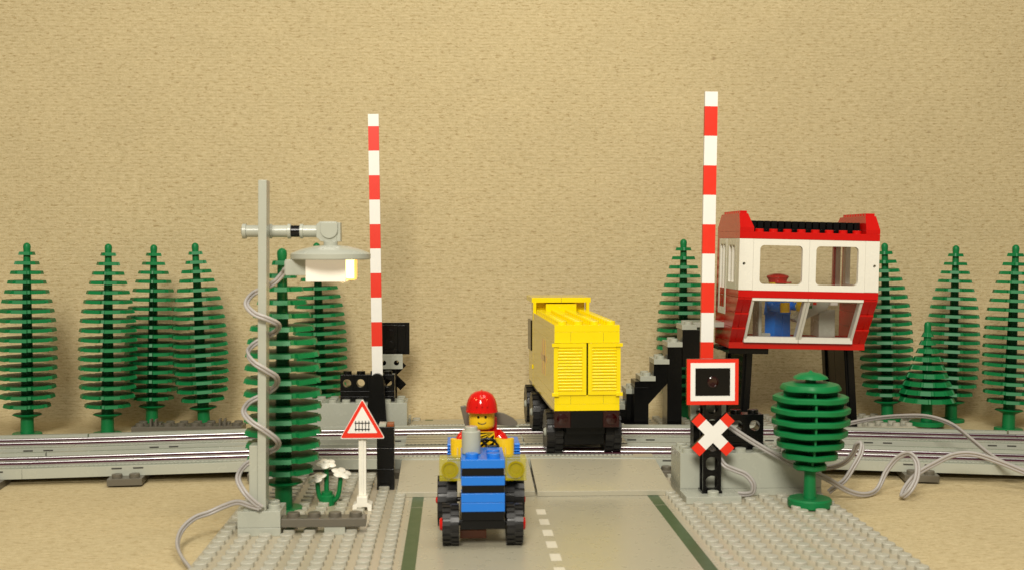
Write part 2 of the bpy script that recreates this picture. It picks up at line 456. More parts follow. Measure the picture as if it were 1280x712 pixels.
def round_tree(loc):
    t = thing('round_tree', 'round green tree of stacked discs on the front grey plate', 'toy tree', loc)
    b = MB(); b.lathe([(1.12,0),(1.16,.06),(1.16,.38),(1.08,.46),(.36,.47),(.32,1.0),(.30,2.2),(.28,7.0)], (0,0,0), 32); b.build('trunk', 'green', t, angle=30)
    c = MB()
    rad = [.86, 1.45, 1.75, 1.92, 2.02, 2.04, 1.95, 1.58, .92]
    z = 1.98
    for i, r in enumerate(rad):
        n = 48; ring = [(0.,.16,.02)]
        h = .17 if i < 8 else .1
        prof = [(.2, .05), (r*.8, .0), (r-.06, .0), (r, .05), (r+.01, .26), (r-.05, .31), (r*.7, .27), (.2, .24)]
        if i == 8: prof = [(.25, 0), (r, .0), (r-.06, .1), (r*.6, .26), (.12, .34), (.05,.40), (0, .43)]
        if i == 7: prof = [(.2, .04), (r, .0), (r+.02, .12), (r-.10, .30), (r*.6, .38), (.2, .40)]
        i0 = len(c.v); c.lathe(prof, (0, 0, z), n)
        # wavy moulded rim
        for q in range(i0, len(c.v)):
            x, y, zz = c.v[q]; a = math.atan2(y, x); w = 1 + .012*math.sin(7*a+i) + .008*math.sin(13*a)
            c.v[q] = (x*w, y*w, zz + (.016*math.sin(5*a+i*.7) if math.hypot(x,y) > r*.6 else 0))
        z += .605
    for a in (-PI/2-.12, 0, PI/2, PI):
        prevs = None
        pts = [(rr*.93*math.cos(a), rr*.93*math.sin(a), 2.05+i*.605+.1) for i, rr in enumerate(rad[:8])] + [(.1*math.cos(a), .1*math.sin(a), 7.0)]
        for i in range(len(pts)-1):
            r1, r2 = math.hypot(*pts[i][:2]), math.hypot(*pts[i+1][:2])
            p = Vector((math.cos(a), math.sin(a), 0)); q = Vector((-math.sin(a), math.cos(a), 0))*.05
            vs = []
            for sgn in (-1, 1):
                vs += [p*.2+q*sgn+Vector((0,0,pts[i][2])), p*min(r1,r2)*.99+q*sgn+Vector((0,0,pts[i][2])), p*min(r1,r2)*.99+q*sgn+Vector((0,0,pts[i+1][2])), p*.2+q*sgn+Vector((0,0,pts[i+1][2]))]
            i0 = len(c.v); c.v += [tuple(v) for v in vs]
            for f in ((3,2,1,0),(4,5,6,7),(0,1,5,4),(1,2,6,5),(2,3,7,6),(3,0,4,7)): c.f.append(tuple(i0+k for k in f)); c.m.append(0)
    c.build('crown', 'green', t, angle=45)
round_tree((18.85, 63.4, .25))

# ------------------------------------------------------------------ street lamp
def street_lamp():
    O = (-9.35, 59.3, .2)
    t = thing('street_lamp', 'tall grey lamp post with a lit lamp under a round grey shade', 'street lamp', O)
    b = MB()
    b.box(-10.4, -8.35, 58.3, 60.3, .2, .6); b.box(-10.4, -8.35, 58.3, 60.3, .607, 1.4)
    b.stud(-9.9, 58.8, 1.4); b.stud(-8.72, 58.95, 1.4); b.stud(-9.9, 59.8, 1.4); b.stud(-8.9, 59.8, 1.4)
    b.build('base', 'grey', t, O, bevel=BV)
    MB().prism([(-9.45,1.4),(-9.05,1.4),(-8.9,17.2),(-9.3,17.2)], 'y', 58.35, 59.35).build('post', 'grey', t, O, bevel=BV)
    MB().prism([(-9.86,1.4),(-9.46,1.4),(-9.43,4.55),(-9.83,4.55)], 'y', 58.42, 59.42).build('post_brace', 'grey', t, O, bevel=BV)
    z, y = 14.78, 59.75
    b = MB()
    prof = [(.3,-10.3),(.36,-10.28),(.36,-10.1),(.29,-10.08),(.29,-9.42),(.35,-9.40),(.35,-9.22),(.29,-9.2),(.29,-9.02),(.35,-9.0),(.35,-8.86),(.29,-8.84),(.29,-8.12),(.36,-8.1),(.36,-7.95),(.26,-7.94),(.26,-7.51),(.35,-7.5),(.35,-7.36),(.29,-7.34),(.29,-6.6)]
    arm = b.lathe(prof, (0, y, z), 28, axis='x').build('arm', 'grey', t, O, angle=30)
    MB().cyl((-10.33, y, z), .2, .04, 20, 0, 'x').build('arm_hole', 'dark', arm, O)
    MB().cyl((-7.94, y, z), .285, .42, 24, 0, 'x').build('arm_band', 'black', arm, O)
    b = MB()
    b.prism([(-6.68,14.5),(-6.45,14.28),(-5.7,14.28),(-5.7,15.25),(-6.5,15.25),(-6.68,15.1)], 'y', y-.48, y+.48)
    b.prism([(-5.72,14.28),(-5.52,14.28),(-5.52,15.2),(-5.72,15.2)], 'y', y-.42, y+.42)
    b.prism([(-6.28+.42*math.cos(a)+.22, 14.85+.42*math.sin(a)) for a in [PI+PI*i/12 for i in range(13)]]+[(-5.64,15.2),(-6.45,15.2)], 'y', y-.56, y-.47)
    b.cyl((-6.05, y, 14.05), .32, .26, 20)
    b.build('elbow', 'grey', t, O, bevel=.02)
    b = MB(); b.lathe([(1.90,0),(1.93,.04),(1.93,.26),(1.86,.32),(1.4,.50),(.8,.64),(.34,.68),(.34,.86),(.30,.88),(0,.88)], (-6.0, y-.35, 13.42), 48)
    b.build('lamp_shade', 'grey', t, O, angle=30)
    b = MB(); b.box(-8.1, -7.13, 58.75, 60.0, 12.66, 13.42); b.box(-8.16, -8.1, 58.85, 59.9, 12.7, 13.36)
    b.build('lamp_socket', 'grey', t, O, bevel=BV)
    MB().box(-7.12, -5.2, 58.55, 60.1, 12.36, 13.415).build('lamp_housing', 'lamp_body', t, O, bevel=.03)
    MB().box(-5.19, -4.82, 58.75, 59.95, 12.52, 13.41).build('lamp_lens', 'lens', t, O, bevel=.04)
    MB().box(-5.19, -4.79, 58.72, 59.98, 12.44, 12.515).box(-4.815, -4.77, 58.72, 59.98, 12.52, 13.4).build('lens_edge_glow', 'lens_edge_glow', t, O, bevel=.015)  # thin boxes added to show the warm glow along the lens edges
    return t
street_lamp()

def cable(label, pts, r=.1, k=8, group=None, side=None):
    P = smooth_path(pts, k); b = MB()
    offs = []
    u = None
    for i, p in enumerate(P):
        t = (P[min(i+1,len(P)-1)]-P[max(i-1,0)]).normalized()
        s = t.cross(Vector((0, 1, .25)))
        if u is None: u = s.normalized() if s.length > .01 else Vector((0,0,1))
        else:
            u = (u - t*u.dot(t)).normalized()
            if s.length > .15:
                s.normalize()
                if s.dot(u) < 0: s = -s
                u = (u*.8 + s*.2).normalized()
        offs.append(u*r*.92)
    b.tube([p+o for p, o in zip(P, offs)], r, 10, 0); b.tube([p-o for p, o in zip(P, offs)], r, 10, 0)
    b.tube(P, r*.62, 6, 1)
    return tag(b.build('cable', ['cable', 'cable_dark'], None, pts[0], angle=60), label, 'cable', group)
LAMP_A = [(-7.95,59.2,13.1),(-8.2,59.35,12.9),(-8.33,59.55,12.74),(-8.69,59.62,12.35),(-9.19,59.62,12.04),(-9.76,59.3,11.75),(-9.92,58.5,11.31),(-9.49,58.08,10.89),(-8.86,58.03,10.64),(-8.42,58.4,10.35),(-8.62,59.3,9.99),(-9.21,59.6,9.64),(-9.79,59.4,9.27),(-9.89,58.6,8.95),(-9.51,58.08,8.55),(-8.92,58.03,8.19),(-8.5,58.4,7.81),(-8.68,59.3,7.3),(-9.31,59.62,6.84),(-9.95,59.4,6.52),(-10.1,58.6,6.16),(-9.68,58.1,5.75),(-9.0,58.02,5.32),(-8.48,58.4,4.77),(-8.7,59.4,4.25),(-9.45,59.7,3.85),(-10.2,59.4,3.42),(-10.4,58.6,2.97),(-10.05,58.12,2.42),(-9.6,58.05,1.95),(-9.2,58.1,1.62)]
LAMP_B = [(-9.3,58.08,1.6),(-9.76,58.22,1.7),(-10.41,58.5,1.81),(-11.1,58.7,1.58),(-11.77,58.6,1.3),(-12.33,58.2,1.17),(-12.69,57.6,0.93),(-12.81,56.8,0.67),(-12.62,55.6,0.44),(-12.1,54.2,0.25),(-11.45,52.8,0.14),(-10.9,51.2,0.14),(-10.6,49,.14)]
cable('twin grey cable spiralling down the lamp post', LAMP_A, .076)
cable('twin grey cable trailing from the lamp base onto the cloth', LAMP_B, .076)
CABLE_A = [(14.3,66.9,5.0),(14.7,66.5,4.44),(16.42,66.1,3.27),(18.36,65.9,2.19),(20.32,65.7,1.33),(21.84,66.2,0.45),(22.97,66.6,0.16),(23.86,67.2,0.36),(24.43,67.4,1.32),(24.98,67.3,2.06),(25.52,66.9,2.4),(25.79,66.4,1.99),(25.6,65.9,1.24),(25.13,65.6,0.59),(24.8,65.9,0.17),(25.24,66.6,0.56),(26.11,67.2,1.16),(27.27,67.6,1.67),(28.46,67.8,2.13),(29.59,67.6,2.2),(30.9,67.2,1.8),(32.2,66.8,1.27),(33.66,66.2,0.65),(36,65,.15)]
CABLE_B = [(22.6,86.6,.35),(24.25,84.4,0.9),(26.49,83,1.5),(28.32,81,2.27),(29.51,79,2.74),(30.6,77,2.99),(31.36,75,2.77),(31.57,72.5,2.21),(31.94,70,1.48),(32.68,68.5,1.13),(33.6,67,0.77),(36,65.6,.2)]
CABLE_C = [(21.0,69.6,1.1),(21.9,69.3,1.22),(22.42,68.6,1.62),(22.73,68,2.28),(22.78,67.6,2.8),(22.95,67.3,2.9),(22.84,67.1,2.39),(22.33,66.9,1.62),(21.85,66.8,0.96),(21.27,66.7,0.58),(20.9,66.7,0.3)]
CABLE_D = [(14.1,66.1,3.0),(14.4,65.7,2.6),(14.7,65.3,2.13),(15.23,65.2,1.88),(15.83,65.1,1.63),(16.2,65.0,1.17),(16.21,65.1,0.69),(15.91,65.3,0.52),(15.5,65.5,0.5)]
G = 'loose grey cables at the right'
cable('long grey cable looping from the front signal past the round tree to the edge', CABLE_A, .086, group=G)
cable('grey cable arching high over both track lines right of the round tree', CABLE_B, .086, group=G)
cable('grey cable standing up in a narrow bend just right of the round tree', CABLE_C, .086, group=G)
cable('short grey cable curling down at the foot of the front signal post', CABLE_D, .082, group=G)

# ------------------------------------------------------------------ small things on the left plate
b = MB(); b.box(-8.33, -4.3, 58.35, 59.35, .6, 1.0)
for i in range(4): b.stud(-7.8+i*1.0, 58.85, 1.0)
tag(b.build('stud_plate', 'dgrey', None, (-6.3, 58.85, .6), bevel=BV), 'dark grey one by four plate lying beside the lamp base', 'toy plate')
b = MB(); b.box(-6.28, -5.28, 58.4, 59.3, .2, .595)
tag(b.build('small_plate', 'grey', None, (-5.8, 58.85, .2), bevel=BV), 'small light grey plate propping up the dark grey plate', 'toy plate')

def flower():
    O = (-6.85, 65.2, .2)
    t = thing('flower_plant', 'three white flowers on green stems beside the triangular sign', 'toy plant', O)
    b = MB(); b.lathe([(.42,0),(.42,.5),(.36,.55),(.3,.56),(.3,.72),(0,.72)], O, 20)
    heads = [(-7.35, 65.0, 1.6), (-6.9, 65.4, 2.28), (-6.08, 65.0, 1.85)]
    for hx, hy, hz in heads:
        dx = hx+6.85
        b.tube(smooth_path([(-6.85+dx*.35, O[1]+(hy-O[1])*.4, .35), (-6.85+dx*.8, hy, .75), (hx, hy, hz)], 5), .13, 8)
    b.build('stem', 'green', t, O, angle=45)
    for k, (hx, hy, hz) in enumerate(heads):
        c = MB(); i0 = 0
        c.lathe([(.14,.0),(.42,.03),(.50,.10),(.44,.17),(.19,.19),(.16,.28),(0,.29)], (0,0,0), 50)
        for q, (x, y, z) in enumerate(c.v):
            r = math.hypot(x, y)
            if r > .3: a = math.atan2(y, x); w = 1+.22*(abs(math.cos(2.5*a+k))*1.6-1); c.v[q] = (x*w, y*w, z)
        R = Matrix.Rotation((-.3, .05, .28)[k], 3, 'Y') @ Matrix.Rotation(.3, 3, 'X')
        c.v = [tuple(R @ Vector(v) + Vector((hx, hy, hz))) for v in c.v]
        f = c.build('flower', 'white', t, O, angle=50)
flower()

def triangle_sign():
    O = (-4.85, 64.0, .2)
    t = thing('warning_sign', 'white post carrying a red bordered triangle with a gate symbol', 'road sign', O)
    b = MB(); x = -4.85
    b.prism([(x-.5,.2),(x-.3,.2),(x-.26,.42),(x+.26,.42),(x+.3,.2),(x+.5,.2),(x+.5,.5),(x+.28,.62),(x+.28,.95),(x-.28,.95),(x-.28,.62),(x-.5,.5)], 'y', 63.5, 64.5)
    b.build('foot', 'white', t, O, bevel=BV)
    b = MB(); b.box(x-.2, x+.2, 63.85, 64.15, .95, 4.15); b.box(x-.06, x+.06, 63.80, 63.86, .95, 4.1)
    b.build('post', 'white', t, O, bevel=BV)
    def tri(cx, cz, h, w, rr):
        P = [(cx-w/2, cz), (cx+w/2, cz), (cx, cz+h)]; out = []
        for i in range(3):
            p, q, r = Vector(P[i-1]), Vector(P[i]), Vector(P[(i+1)%3])
            a = q+(p-q).normalized()*rr; c = q+(r-q).normalized()*rr
            for k in range(5):
                u = k/4; out.append(tuple(a*(1-u)**2+q*2*u*(1-u)+c*u*u))
        return out
    f = MB().prism(tri(x+.02, 4.0, 2.1, 2.36, .14), 'y', 63.62, 63.78, 0).prism(tri(x+.02, 4.045, 2.0, 2.26, .12), 'y', 63.608, 63.62, 1).build('sign_face', ['sticker', 'tape_red'], t, O)
    MB().prism(tri(x+.02, 4.30, 1.40, 1.58, .06), 'y', 63.598, 63.61).build('sign_field', 'sticker', f, O)
    s = MB(); cx = x+.02; y0, y1 = 63.588, 63.6
    for k in range(5):
        X = cx-.34+k*.17; s.prism([(X-.022,4.40),(X+.022,4.40),(X+.022,4.92),(X,4.97),(X-.022,4.92)], 'y', y0, y1)
    for z in (4.47, 4.80): s.box(cx-.40, cx+.40, y0-.003, y1, z, z+.05)
    s.build('gate_symbol', 'black', f, O)
triangle_sign()

def column():
    O = (-3.95, 69.4, .2)
    t = thing('brick_column', 'narrow black column of stacked bricks at the left end of the crossing', 'toy bricks', O)
    for i in range(3):
        b = MB(); b.box(-4.42, -3.44, 68.95, 69.95, .2+i*1.2, 1.39+i*1.2); b.build('brick', 'black', t, O, bevel=BV)
    b = MB(); b.box(-4.3, -3.9, 68.97, 69.8, 3.8, 3.98); b.build('bracket', 'grey', t, O, bevel=BV)
    b = MB(); b.box(-3.85, -3.46, 68.97, 69.8, 3.8, 3.98); b.build('reflector', 'orange', t, O, bevel=BV)
column()

# ------------------------------------------------------------------ crossing equipment (front right and, turned half round, rear left)
def block(label):
    O = (16.45, 67.9, .2)
    t = thing('equipment_block', label, 'toy brick block', O, group='grey blocks carrying crossing gear')
    b = MB(); x0, x1, y0, y1 = 12.48, 20.42, 66.45, 69.3
    b.box(x0, x1, y0, y1, .205, .6); b.build('bottom_plate', 'grey', t, O, bevel=BV)
    b = MB(); b.box(x0, x1, y0, y1, .607, 2.58)
    for i in range(8):
        for j in range(3): b.stud(x0+.5+i*.992, y0+.47+j*.95, 2.58)
    b.build('brick_body', 'grey', t, O, bevel=BV)
    return t
def motor(label):
    O = (15.5, 68.0, 2.58)
    t = thing('gear_brick', label, 'toy bricks', O, group='black holed bricks on the grey blocks')
    b = MB(); b.box(13.42, 17.4, 67.5, 68.5, 2.585, 2.98); b.box(13.42, 17.4, 67.5, 68.5, 2.99, 3.38); b.build('plate', 'black', t, O, bevel=BV)
    b = MB()
    for i in range(4):
        b.holed(13.42+i*.995, 13.42+(i+1)*.995, 3.39, 4.58, 67.5, 68.5, .3, c=(13.42+(i+.5)*.995, 3.95))
        b.stud(13.92+i*.995, 68, 4.58)
    b.build('holed_brick', 'black', t, O, bevel=BV)
    return t
def signal(label):
    O = (14.0, 65.75, .2)
    t = thing('crossing_signal', label, 'railway signal', O, group='crossing signals with square boards')
    b = MB(); b.box(12.42, 15.42, 64.35, 66.3, .206, .6)
    b.stud(13.98, 64.85, .6)
    b.build('base_plate', 'grey', t, O, bevel=BV)
    # lattice mast
    b = MB(); x0, x1, y0, y1 = 13.5, 14.5, 65.25, 66.2
    for x in (x0, x1-.16):
        for y in (y0, y1-.16): b.box(x, x+.16, y, y+.16, .6, 5.9)
    zs = [.6+i*.62 for i in range(9)]
    for i in range(5):
        z = .68+i*1.03
        for yy in (y0+.03,):
            b.holed(x0+.1, x1-.1, z, z+1.02, yy, yy+.08, .37)
    b.box(x0, x1, y1-.1, y1, 2.6, 2.8); b.box(x0, x1, y1-.1, y1, 4.7, 4.9); b.box(x0-.06, x1+.06, y0-.06, y1+.06, .6, .72); b.box(x0-.05, x1+.05, y0-.05, y1+.05, 5.75, 5.9)
    b.build('mast', 'black', t, O)
    b = MB()
    for c in (13.5, 14.48): b.holed(c-.489, c+.489, 4.45, 5.4, 66.22, 66.45, .2)
    b.box(13.02, 14.96, 66.22, 66.45, 5.405, 5.6)
    b.build('bracket', 'grey', t, O, bevel=.02)
    # square board
    cx, cz = 13.95, 6.72
    def fr(h, w, y0, y1): return MB().box(cx-w/2, cx+w/2, y0, y1, cz-h/2, cz+h/2)
    bd = fr(2.5, 2.84, 65.0, 65.2).build('board', 'black', t, O, bevel=.015)
    fr(2.48, 2.82, 64.985, 65.0).build('red_border', 'tape_red', bd, O)
    fr(2.06, 2.42, 64.975, 64.986).build('white_border', 'sticker', bd, O)
    fr(1.50, 1.90, 64.965, 64.976).build('black_field', 'black', bd, O)
    MB().lathe([(.30,0),(.30,-.06),(.24,-.09),(.23,-.03),(0,-.02)], (cx, 64.97, cz), 24, 0, 'y').build('lamp_lens', 'trans_red', bd, O)
    bk = MB(); bk.box(cx-.5, cx+.5, 65.2, 65.75, cz-1.15, cz+1.1)
    for z in (cz-.45, cz+.45): bk.lathe([(.3,0),(.3,.18),(0,.18)], (cx, 65.74, z), 16, 0, 'y')
    bk.box(cx-1.1, cx+1.1, 65.2, 65.36, cz-1.0, cz+1.05); bk.build('board_back', 'black', t, O, bevel=.02)
    # crossbuck
    c2, z2 = 13.98, 3.86
    xb = MB()
    for a in (PI/4, -PI/4):
        R = Matrix.Rotation(a, 2)
        def Rp(p): v = R @ Vector(p); return (c2+v.x, z2+v.y)
        yy = 64.98 if a > 0 else 65.012
        xb.prism([Rp(p) for p in ((-1.36,-.32),(1.36,-.32),(1.36,.32),(-1.36,.32))], 'y', yy, 65.25, 0)
    x = xb.build('crossbuck', ['black'], t, O, bevel=0)
    f = MB()
    for a in (PI/4, -PI/4):
        R = Matrix.Rotation(a, 2)
        def Rp(p): v = R @ Vector(p); return (c2+v.x, z2+v.y)
        yy = 64.966 if a > 0 else 64.972
        f.prism([Rp(p) for p in ((-.86,-.315),(.86,-.315),(.86,.315),(-.86,.315))], 'y', yy, 64.979, 0)
        for s in (-1, 1):
            f.prism([Rp(p) for p in ((s*.86,-.315),(s*1.35,-.315),(s*1.35,.315),(s*.86,.315))], 'y', yy, 64.979, 1)
    f.build('crossbuck_face', ['sticker', 'tape_red'], x, O)
    return t
def barrier(label, tilt):
    O = (14.75, 72.3, .2)
    t = thing('level_crossing_barrier', label, 'barrier', O, group='raised red and white barriers')
    px, pz = 15.1, 4.15
    b = MB(); arcs = [(px+.46*math.cos(a), pz+.46*math.sin(a)) for a in [PI*i/10 for i in range(11)]]
    b.prism(arcs + [(px-.75, .2), (px+.95, .2)][:2], 'y', 72.55, 73.1)
    b.build('support', 'black', t, O, bevel=BV)
    b = MB(); b.lathe([(.38,0),(.38,-.52),(.3,-.56),(.3,-.5),(0,-.5)], (px, 72.62, pz), 24, 0, 'y'); b.build('pivot', 'black', t, O)
    a = MB(); L = 19.15; sec = 1.757
    ca, sa = math.cos(tilt), math.sin(tilt)
    def Q(u, w): return (px+w*ca+u*sa, pz-.1+u*ca-w*sa)
    w = .38
    cuts = [0]; u = L-.87
    marks = []
    top = L; red = False
    while top > 0:
        ln = .87 if top == L else sec
        lo = max(0, top-ln) if top-ln > 1.2 else 0; marks.append((lo, top, red)); top = lo; red = not red
    arm = MB()
    for lo, hi, r in marks: arm.prism([Q(lo,-w),Q(lo,w),Q(hi,w),Q(hi,-w)], 'y', 72.2, 72.5, 1 if r else 0)
    arm.build('arm', ['sticker', 'tape_red'], t, O)
    return t
def far_copy(t, label, dz=0., dy=0.):
    x, y, z = t.location
    return dup(t, (9.0-x, 160.6-y+dy, z+dz), (0, 0, PI), label)
blk = block('light grey block behind the front signal on the right')
far_copy(blk, 'light grey block behind the tracks on the left', -.05, -2.55)
mot = motor('black holed bricks on the front grey block behind the red signal board')
far_copy(mot, 'black holed bricks on the rear grey block by the left barrier', -.05, -2.55)
sg = signal('signal with red and white framed board above a red and white crossbuck')
far_copy(sg, 'signal seen from its plain black back behind the left barrier')
br = barrier('upright red and white barrier arm in front of the signal cabin', .012)
o2 = far_copy(br, 'upright red and white barrier arm beside the lamp on the left', .22)
o2.location.x += .52

# dark sleeper strip behind the left tracks
b = MB(); b.box(-23.3, -15.4, 88.4, 90.3, .5, .95)
for i in range(8):
    for j in range(2):
        if i in (1, 6): continue
        b.stud(-22.8+i*.99, 88.9+j*.95, .95)
for i in (1, 6):
    X = -22.8+i*.99
    for q in (-.25, .12): b.box(X+q, X+q+.14, 88.7, 89.3, .94, 1.45)
    b.box(X-.4, X+.4, 89.4, 90.2, .94, 1.1)
b.box(-22.4, -20.4, 88.6, 90.1, .0, .5); b.box(-17.2, -15.9, 88.6, 90.1, .0, .5)
tag(b.build('sleeper_strip', 'dgrey', None, (-19.4, 89.3, 0), bevel=BV), 'dark grey studded strip with clips lying behind the left tracks', 'toy plate')
b = MB(); b.box(20.6, 36.4, 91.0, 97.0, 0, .2)
for i in range(16):
    for j in range(6):
        if not (i in (12, 13) and j in (2, 3)): b.stud(21.1+i*.985, 91.5+j, .2)
tag(b.build('ground_plate', 'stud', None, (28.5, 94, 0)), 'thin light grey studded plate under the signal cabin legs', 'toy plate')

# ------------------------------------------------------------------ wheels
def wheel(t, c, r, w, hub, hubr, O, out):
    """tyre with two rows of offset tread blocks; axis along x; out = side (+1/-1) the hub faces"""
    b = MB(); h = w/2
    b.lathe([(r*.55,-h*.9),(r*.86,-h),(r*.93,-h*.9),(r*.94,0),(r*.93,h*.9),(r*.86,h),(r*.55,h*.9)], c, 40, 0, 'x')
    n = 18
    for row in (-1, 1):
        for i in range(n):
            a0 = 2*PI*(i+(.5 if row > 0 else 0))/n; a1 = a0+2*PI/n*.62
            x0, x1 = (c[0]-h*.98, c[0]-.03) if row < 0 else (c[0]+.03, c[0]+h*.98)
            q = [(rr*math.cos(a), rr*math.sin(a)) for a, rr in ((a0, r*.90), (a0, r), (a1, r), (a1, r*.90))]
            b.prism([(c[1]+p[0], c[2]+p[1]) for p in q], 'x', x0, x1)
    wo = b.build('wheel', 'rubber', t, O, angle=30)
    hb = MB(); x = c[0]+out*h*.55
    hb.lathe([(r*.56, -.2), (r*.58, .1), (r*.48, .14), (r*.42, .05), (r*.2+hubr*.5, .05), (hubr, .28), (0, .30)], (0,0,0), 28, 0, 'x')
    hb.v = [(c[0]+out*(h*.6+v[0]), c[1]+v[1], c[2]+v[2]) for v in hb.v]
    hb.build('hub', hub, wo, O, angle=35)

# ------------------------------------------------------------------ blue tractor
def tractor():
    X = 1.29; O = (X, 58.3, .2)
    t = thing('tractor', 'small blue tractor with yellow headlights driving towards us', 'toy tractor', O)
    ch = MB(); ch.box(X-1.05, X+1.05, 55.5, 61.8, 1.08, 1.50); ch.box(X-.9, X+.9, 57.2, 61.6, 1.52, 2.6)
    ch.cyl((X-1.5, 56.3, 1.2), .12, 3.0, 12, 0, 'x'); ch.cyl((X-1.5, 60.4, 1.45), .12, 3.0, 12, 0, 'x'); ch.build('chassis', 'black', t, O, bevel=BV)
    h = MB()
    h.box(X-1, X+1, 55.25, 58.6, 3.95, 4.35); h.stud(X-.5, 55.78, 4.35); h.stud(X+.5, 55.78, 4.35); h.stud(X+.5, 56.75, 4.35)
    h.box(X-1, X+1, 55.25, 57.3, 3.16, 3.57)
    h.box(X-1, X+1, 55.25, 56.3, 2.37, 2.79); h.box(X-1, X+1, 55.25, 56.3, 1.95, 2.362)
    h.build('hood', 'blue', t, O, bevel=BV)
    g = MB(); g.box(X-.97, X+.97, 55.36, 58.5, 3.575, 3.945); g.box(X-.97, X+.97, 55.36, 57.3, 2.795, 3.155); g.box(X-.97, X+.97, 55.38, 57.2, 1.525, 1.945); g.build('grille', 'black', t, O, bevel=.015)
    e = MB(); e.lathe([(.40,0),(.44,.05),(.44,1.05),(.41,1.1),(.30,1.1),(.30,1.27),(.27,1.3),(0,1.3)], (X-.52, 56.85, 4.35), 28); e.build('exhaust_stack', 'grey', t, O, angle=30)
    for s in (-1, 1):
        c = X+s*1.51
        l = MB(); l.box(c-.49, c+.49, 55.32, 56.3, 3.36, 4.4); l.build('headlight', 'trans_yellow', t, O, bevel=.03)
        k = t.children[-1]
        q = MB(); q.lathe([(.40,0),(.40,-.07),(.31,-.08),(.30,.04),(.2,.05),(.17,-.02),(0,-.03)], (c, 55.33, 3.88), 24, 0, 'y'); q.build('lens', 'dark_yellow', k, O)
        wheel(t, (X+s*1.48, 56.3, 1.16), .96, .78, 'red', .28, O, s)
        wheel(t, (X+s*1.66, 60.4, 1.42), 1.22, .98, 'red', .13, O, s)
        f = MB(); fx = X+.13+s*1.45
        f.prism([(59.0,2.75),(61.6,2.75),(61.6,4.38),(59.55,4.38),(59.2,3.7),(59.0,3.6)], 'x', fx-.33, fx+.33)
        for i in range(6): f.box(fx-.34, fx+.34, 59.02+.09*i-.05, 59.12+.09*i, 3.68+i*.12, 3.74+i*.12)
        f.build('fender', 'blue', t, O, bevel=.015)
        w = MB(); w.box(X+s*1.16-.03, X+s*1.16+.03, 58.65, 60.2, 3.2, 4.3); w.build('side_pane', 'trans_clear', t, O)
    st = MB(); st.box(X-1, X+1, 61.0, 61.4, 2.6, 4.5); st.box(X+.5, X+.84, 61.05, 61.35, 4.5, 5.45); st.build('seat', 'red', t, O, bevel=BV)
    sw = MB(); R = Matrix.Rotation(math.radians(35), 3, 'X'); n = 24
    ring = [R @ Vector((.52*math.cos(2*PI*i/n), .52*math.sin(2*PI*i/n), 0)) + Vector((X+.30, 58.95, 4.33)) for i in range(n+1)]
    sw.tube(ring, .085, 8, cap=False)
    for a in (0, 2.1, 4.2): sw.bar(R @ Vector((0,0,0))+Vector((X+.30,58.95,4.33)), R @ Vector((.5*math.cos(a),.5*math.sin(a),0))+Vector((X+.30,58.95,4.33)), .07)
    sw.bar((X+.2, 58.6, 4.0), (X+.30, 58.95, 4.33), .1); sw.build('steering_wheel', 'black', t, O, angle=60)
    tb = MB(); tb.box(X-1.05, X+.2, 56.9, 57.9, .32, .72); tb.build('tow_plate', 'orange', t, O, bevel=BV)
tractor()

def figure_body(b, X, Y, z, face, sit=True, arm_dir=-1):
    """toy figure facing -Y, hips at z; materials: 0 torso 1 arms 2 skin 3 legs 4 black"""
    # legs
    if sit:
        b.box(X-.98, X-.04, Y-1.5, Y+.4, z-.45, z+.35, 3); b.box(X+.04, X+.98, Y-1.5, Y+.4, z-.45, z+.35, 3)
    else:
        b.box(X-.98, X-.04, Y-.45, Y+.4, z-1.5, z+.32, 3); b.box(X+.04, X+.98, Y-.45, Y+.4, z-1.5, z+.32, 3)
    # torso (tapered)
    i0 = len(b.v)
    b.v += [(X-.98,Y-.5,z+.3),(X+.98,Y-.5,z+.3),(X+.98,Y+.5,z+.3),(X-.98,Y+.5,z+.3),(X-.72,Y-.48,z+1.85),(X+.72,Y-.48,z+1.85),(X+.72,Y+.48,z+1.85),(X-.72,Y+.48,z+1.85)]
    for q in ((3,2,1,0),(4,5,6,7),(0,1,5,4),(1,2,6,5),(2,3,7,6),(3,0,4,7)): b.f.append(tuple(i0+i for i in q)); b.m.append(0)
    # head
    hz = z+1.85
    b.lathe([(.3,0),(.36,.04),(.5,.08),(.60,.16),(.635,.28),(.635,.82),(.60,.94),(.5,1.02),(.3,1.05),(.3,1.2),(0,1.2)], (X, Y, hz), 32, 2)
    if face:
        # two eyes and a smile, each bent round the head
        R = .642
        for s in (-1, 1):
            ring = []
            for i in range(12):
                a = 2*PI*i/12; dx = s*.18+.065*math.cos(a); dz = .72+.075*math.sin(a)
                ring.append((X+dx, Y-math.sqrt(R*R-dx*dx), hz+dz))
            b.poly(ring[::-1], 4)
        pr = [(-.2,.46),(-.13,.40),(0,.375),(.13,.40),(.2,.46)]
        b.tube([(X+dx, Y-math.sqrt(.63*.63-dx*dx), hz+dz) for dx, dz in pr], .028, 6, 4)
